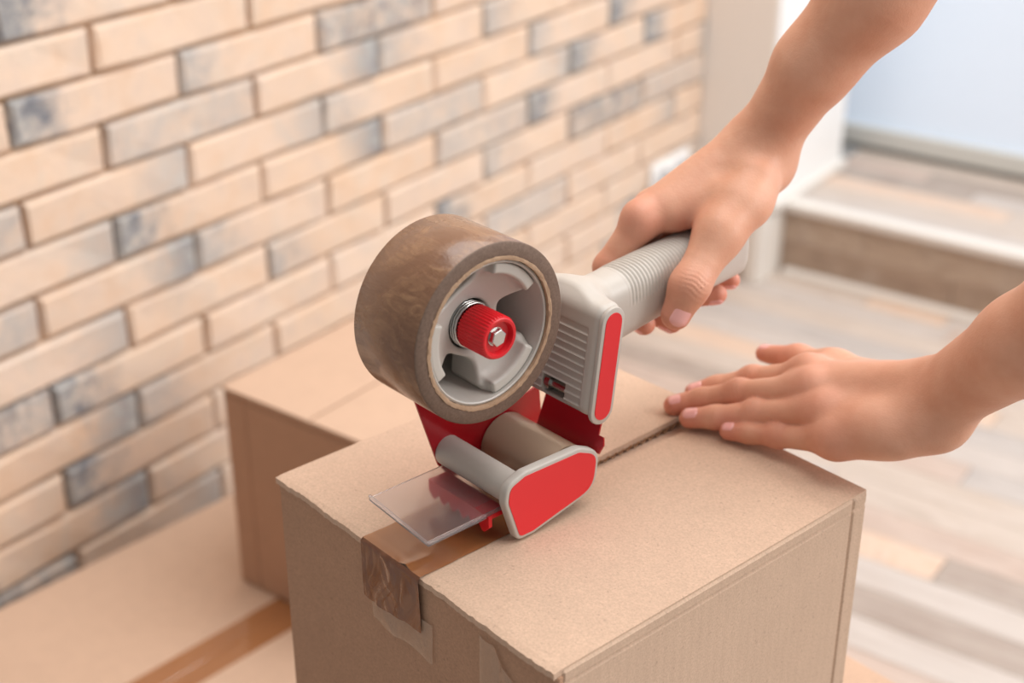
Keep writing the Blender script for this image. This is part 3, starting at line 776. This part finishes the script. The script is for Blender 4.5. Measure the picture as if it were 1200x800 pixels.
# ------------------------------------------------------------------ PERSON (both forearms and hands), joints in local metres
P = lambda x, y, z: (x/1000, y/1000, z/1000)
person = thing('person', 'person with bare arms, one hand gripping the tape gun, the other flat on the lid', 'person', T0, RZ)
def make_arm(name, fingers, palm, arm, extra, red, lo, hi, h, kf=.0045, kpalm=.016, kfp=.006, creases=(), thumb=None):
    def fn(p):
        d = None
        for c in palm:
            e = cap(p, c[0], c[1], c[2], c[3]); d = e if d is None else smin(d, e, kpalm)
        for c in extra:
            d = smin(d, ell(p, c[0], c[1]), c[2]) if len(c) == 3 else smin(d, cap(p, *c[:4]), c[4])
        a = None
        for c in arm:
            e = cap(p, c[0], c[1], c[2], c[3]); a = e if a is None else smin(a, e, .010)
        d = smin(d, a, .014)
        F = None
        for f in fingers:
            e = chain(p, f['pts'], f.get('k', .004))
            for b in f.get('bumps', ()): e = smin(e, ell(p, b[0], (b[1],)*3) if not hasattr(b[1], '__len__') else ell(p, b[0], b[1]), .004)
            F = e if F is None else smin(F, e, .0012)
        d = smin(d, F, kfp)
        if thumb is not None: d = smin(d, chain(p, thumb, .006), .011)
        for c, ax, up, rad, amp in creases:
            q = p-np.asarray(c, np.float32); s = q@ax; g = np.exp(-(s/rad)**2*1.6)*np.clip((q@up)/rad*1.5, 0, 1)
            w_ = (q@np.cross(ax, up)); d = d+(amp*np.cos((s+.06*np.sin(w_*500)*.01)/.0026*6.283)*g*np.exp(-(w_/rad)**2)).astype(np.float32)
        return d
    V, Q = sdf_mesh(fn, lo, hi, h)
    me = np_mesh(name, V, Q)
    r = np.zeros(len(me.vertices), np.float32); co = np.zeros(len(me.vertices)*3, np.float32); me.vertices.foreach_get('co', co); co = co.reshape(-1,3)
    for c, rad, amt in red: r = np.maximum(r, amt*np.exp(-((co-np.array(c, np.float32))**2).sum(1)/rad**2))
    at = me.attributes.new('redness', 'FLOAT', 'POINT'); at.data.foreach_set('value', r)
    o = obj(name, me, m_skin, person)
    return o, fn
def project(fn, p, d, n=12):
    """march from p along d to the surface"""
    p = np.array(p, np.float32); d = np.array(d, np.float32); d /= np.linalg.norm(d); t = 0.
    for _ in range(60):
        f = float(fn((p+d*t)[None])[0]); t += min(f, .004)
        if abs(f) < 1e-5: break
    return p+d*t
def add_nail(arm, fn_, tip, back, up, width=.0098, length=.0115, ahead=.0035, rt=.0075):
    """tip: centre of the last joint sphere; back: point the finger comes from; up: direction out of the nail"""
    fn = lambda p: cap(p, back, tip, rt*1.12, rt)
    tip = Vector(tip); ax = (tip-Vector(back)).normalized(); up = Vector(up); up = (up-ax*up.dot(ax)).normalized(); sd = ax.cross(up)
    nx, ny = 12, 12; pts = []
    for j in range(ny+1):
        for i in range(nx+1):
            u = i/nx*2-1; v = j/ny
            # rounded outline at root and tip
            yy = ahead-length*(1-v); 
            e = (1-abs(u)**2.6)
            if v < .5: yy += (1-e)*length*.22*(1-2*v)
            else: yy -= (1-e)*length*.20*(2*v-1)
            th = u*width/2/(rt*1.0); base = tip+ax*yy
            dirn = (up*math.cos(th)+sd*math.sin(th)).normalized()
            pts.append((base+dirn*(rt+.0035), -dirn))
    A = np.array([list(p[0]) for p in pts], np.float32); D = np.array([list(p[1]) for p in pts], np.float32); T = np.zeros(len(pts), np.float32)
    for _ in range(40): T += np.clip(fn(A+D*T[:,None]), -.002, .004)*.9
    S = A+D*(T[:,None]); bm = bmesh.new()
    rim = []
    vs_ = []
    for k_, q in enumerate(S):
        i = k_ % (nx+1); j = k_//(nx+1); u = i/nx*2-1; edge = max(abs(u)**6, abs((j/ny)*2-1)**6)
        lift = .00045*(1-edge)-.00012*edge
        vs_.append(bm.verts.new(Vector(q.tolist())-Vector(D[k_].tolist())*lift))
    for j in range(ny):
        for i in range(nx): a = j*(nx+1)+i; bm.faces.new((vs_[a], vs_[a+1], vs_[a+nx+2], vs_[a+nx+1]))
    return obj('fingernail', bm, m_nail, arm, smooth=True)

# ---- left hand, flat on the lid
imcp,ipip,idip,itip = P(56.9,254.8,36), P(20.5,249.9,20), P(3,238.3,12.5), P(-6.4,229.2,8.5)
mmcp,mpip,mdip,mtip = P(69.7,241.3,37), P(25.1,232.1,19), P(6.4,220.7,11.5), P(-4.9,209.4,7.5)
rmcp,rpip,rdip,rtip = P(86,231.6,33), P(44.4,224.8,16.5), P(23.9,213.2,10), P(11.5,204.9,7.3)
pmcp,ppip,pdip,ptip = P(101.8,224.5,24), P(64.4,220.8,12.5), P(47.5,215.9,8.8), P(36,211.6,6.6)
ttip,tip_,tmcp,tcmc = P(2,283.3,20), P(28,283.3,26), P(58.3,277.7,32), P(103.9,271.9,42)
wi,wp = P(127.6,264.1,50), P(144.1,253,43)
def fg(a, b, c, d, ra, rb, rc, rd, k=.004): return dict(pts=[(a,ra),(b,rb),(c,rc),(d,rd)], k=k, bumps=[(tuple(np.array(b)+np.array((0,0,.0012))), rb*1.04)])
F_ = [fg(imcp,ipip,idip,itip,.0092,.0078,.0069,.0061), fg(mmcp,mpip,mdip,mtip,.0094,.0080,.0071,.0063),
      fg(rmcp,rpip,rdip,rtip,.0090,.0077,.0068,.0060), fg(pmcp,ppip,pdip,ptip,.0082,.0067,.0060,.0054)]
palm = [(wi,imcp,.0150,.0098),(wi,mmcp,.0150,.0100),(wp,rmcp,.0140,.0095),(wp,pmcp,.0140,.0092),(P(137,245,40),P(100,223,27),.0130,.0100),(tcmc,tmcp,.0125,.0105),(P(110,262,36),P(70,256,28),.012,.009)]
elbow = P(290,238,228); e1 = P(184,253.5,105)
arm = [(P(131,263,49),e1,.0162,.0222),(P(141,256,48),P(186,250,104),.0136,.0208),(e1,elbow,.0225,.036),(elbow,P(360,300,330),.040,.046)]
extra = [(P(120,232,33),(.020,.010,.010),.012),(P(151,250,63),(.0075,.0075,.0065),.006),(np.array(imcp)+(0,0,.0022),(.0085,.0070,.0075),.006),(np.array(mmcp)+(0,0,.0022),(.0085,.0070,.0075),.006),
         (P(58,272,30), imcp, .010, .009, .010)]
def knc(c, ax, up, r, n=2):
    """fine transverse skin wrinkles over a finger joint"""
    ax = np.array(ax)/np.linalg.norm(ax); up = np.array(up, float); up -= ax*up.dot(ax); up /= np.linalg.norm(up)
    return [(np.array(c), ax.astype(np.float32), up.astype(np.float32), r*(.75 if n > 1 else .4), .00034 if n > 1 else .00012)]
cr = []
UPL = (.15,-.35,.93)
for a, b, c, r in ((imcp,ipip,idip,.0078),(mmcp,mpip,mdip,.0080),(rmcp,rpip,rdip,.0077),(pmcp,ppip,pdip,.0067)): cr += knc(np.array(b)+(0,0,.0010), np.array(c)-np.array(a), UPL, r, 3)
for b, c, d, r in ((ipip,idip,itip,.0066),(mpip,mdip,mtip,.0067),(rpip,rdip,rtip,.0064),(ppip,pdip,ptip,.0057)): cr += knc(c, np.array(d)-np.array(b), UPL, r, 1)
red = [(c, .011, .9) for c in (itip,mtip,rtip,ptip,ttip)]+[(c, .010, .7) for c in (ipip,mpip,rpip,ppip,tip_)]+[(c, .014, .5) for c in (imcp,mmcp,rmcp,pmcp)]+[(P(20,283,22), .02, .6)]
armL, fL = make_arm('arm', F_, palm, arm, extra, red, (-.022,.190,-.006), (.430,.370,.400), .0010, creases=cr, kpalm=.010, kfp=.009, thumb=[(tmcp,.0105),(tip_,.0083),(ttip,.0055)])
armL['label'] = 'forearm and flat hand pressing the lid'
for t_, b_ in ((itip,idip),(mtip,mdip),(rtip,rdip),(ptip,pdip)): add_nail(armL, fL, t_, b_, UPL, .0088 if t_ is not ptip else .0076, .0098 if t_ is not ptip else .0086, .0038, .0060 if t_ is not ptip else .0053)
add_nail(armL, fL, ttip, tip_, (.25,.15,.95), .0105, .0115, .0040, .0056)

# ---- right hand round the handle
imcp,ipip,idip,itip = P(-18,188.4,127.5), P(-26,172,101), P(-18,172,82), P(-3,178,72.0)
mmcp,mpip,mdip,mtip = P(-24,204,127), P(-28,191,95), P(-17,188,76), P(5,192,71.5)
rmcp,rpip,rdip,rtip = P(-28,220,123), P(-30,210,92), P(-15,212,73), P(6,229,78)
pmcp,ppip,pdip,ptip = P(-29,236,116), P(-31,230,94), P(-18,234,77), P(1,247,80)
tmcp,tip_,ttip = P(23,207,127), P(27,180,105), P(24.5,173,89); tcmc = P(17,240,147)
wr = P(6,260,162)
F_ = [fg(imcp,ipip,idip,itip,.0096,.0088,.0074,.0063), fg(mmcp,mpip,mdip,mtip,.0100,.0080,.0072,.0062), fg(rmcp,rpip,rdip,rtip,.0095,.0076,.0068,.0058), fg(pmcp,ppip,pdip,ptip,.0088,.0068,.0060,.0052)]
for f in F_[:4]: f['bumps'] = []
wi, wp = P(0,257,157), P(3,265,148)
palm = [(wi,imcp,.0155,.0105),(wi,mmcp,.0150,.0105),(wp,rmcp,.0150,.0100),(wp,pmcp,.0155,.0095),(tcmc,tmcp,.0150,.0118),(P(10,256,150),P(0,232,136),.0150,.0120),(P(8,222,138),P(-6,205,130),.010,.009)]
e1 = P(30,270.6,210.6)
elbow = P(92,312,345)
arm = [(wr,e1,.0160,.0190),(P(0,264,158),P(26,272,209),.0140,.0186),(e1,P(54,284,250),.0190,.0248),(P(26,272,209),P(48,289,249),.0186,.0246),(P(52,286,250),elbow,.0262,.040),(elbow,P(200,330,420),.040,.045)]
extra = [(np.array(imcp)+(-.001,-.001,.0018),(.0070,.0070,.0070),.009),(P(23,228,138),(.013,.015,.012),.010),(np.array(mmcp)+(-.003,0,.003),(.008,.007,.007),.006)]
cr = knc(np.array(tip_)+(.0012,-.0006,.0006), np.array(ttip)-np.array(tmcp), (.85,-.42,.35), .0101, 4)
red = [(c, .011, .9) for c in (itip,mtip,rtip,ptip,ttip)]+[(tip_, .012, .6),(imcp, .014, .8),(P(5,205,122), .014, .6),(ipip,.014,.5)]
armR, fR = make_arm('arm', F_, palm, arm, extra, red, (-.055,.150,.055), (.250,.385,.470), .0010, creases=cr, kpalm=.010, kfp=.0055, thumb=[(tmcp,.0120),(tip_,.0104),(ttip,.0083)])
armR['label'] = 'forearm and hand wrapped around the handle'
add_nail(armR, fR, ttip, tip_, (.85,-.40,.30), .0122, .0130, .0050, .0083)
add_nail(armR, fR, rtip, rdip, (.62,.10,-.30), .0085, .0095, .0038, .0058)
add_nail(armR, fR, ptip, pdip, (.62,.10,-.30), .0076, .0086, .0036, .0052)
add_nail(armR, fR, itip, idip, (.1,-.55,-.75), .0088, .0100, .0040, .0062)
add_nail(armR, fR, mtip, mdip, (.25,-.50,-.75), .0088, .0100, .0040, .0062)
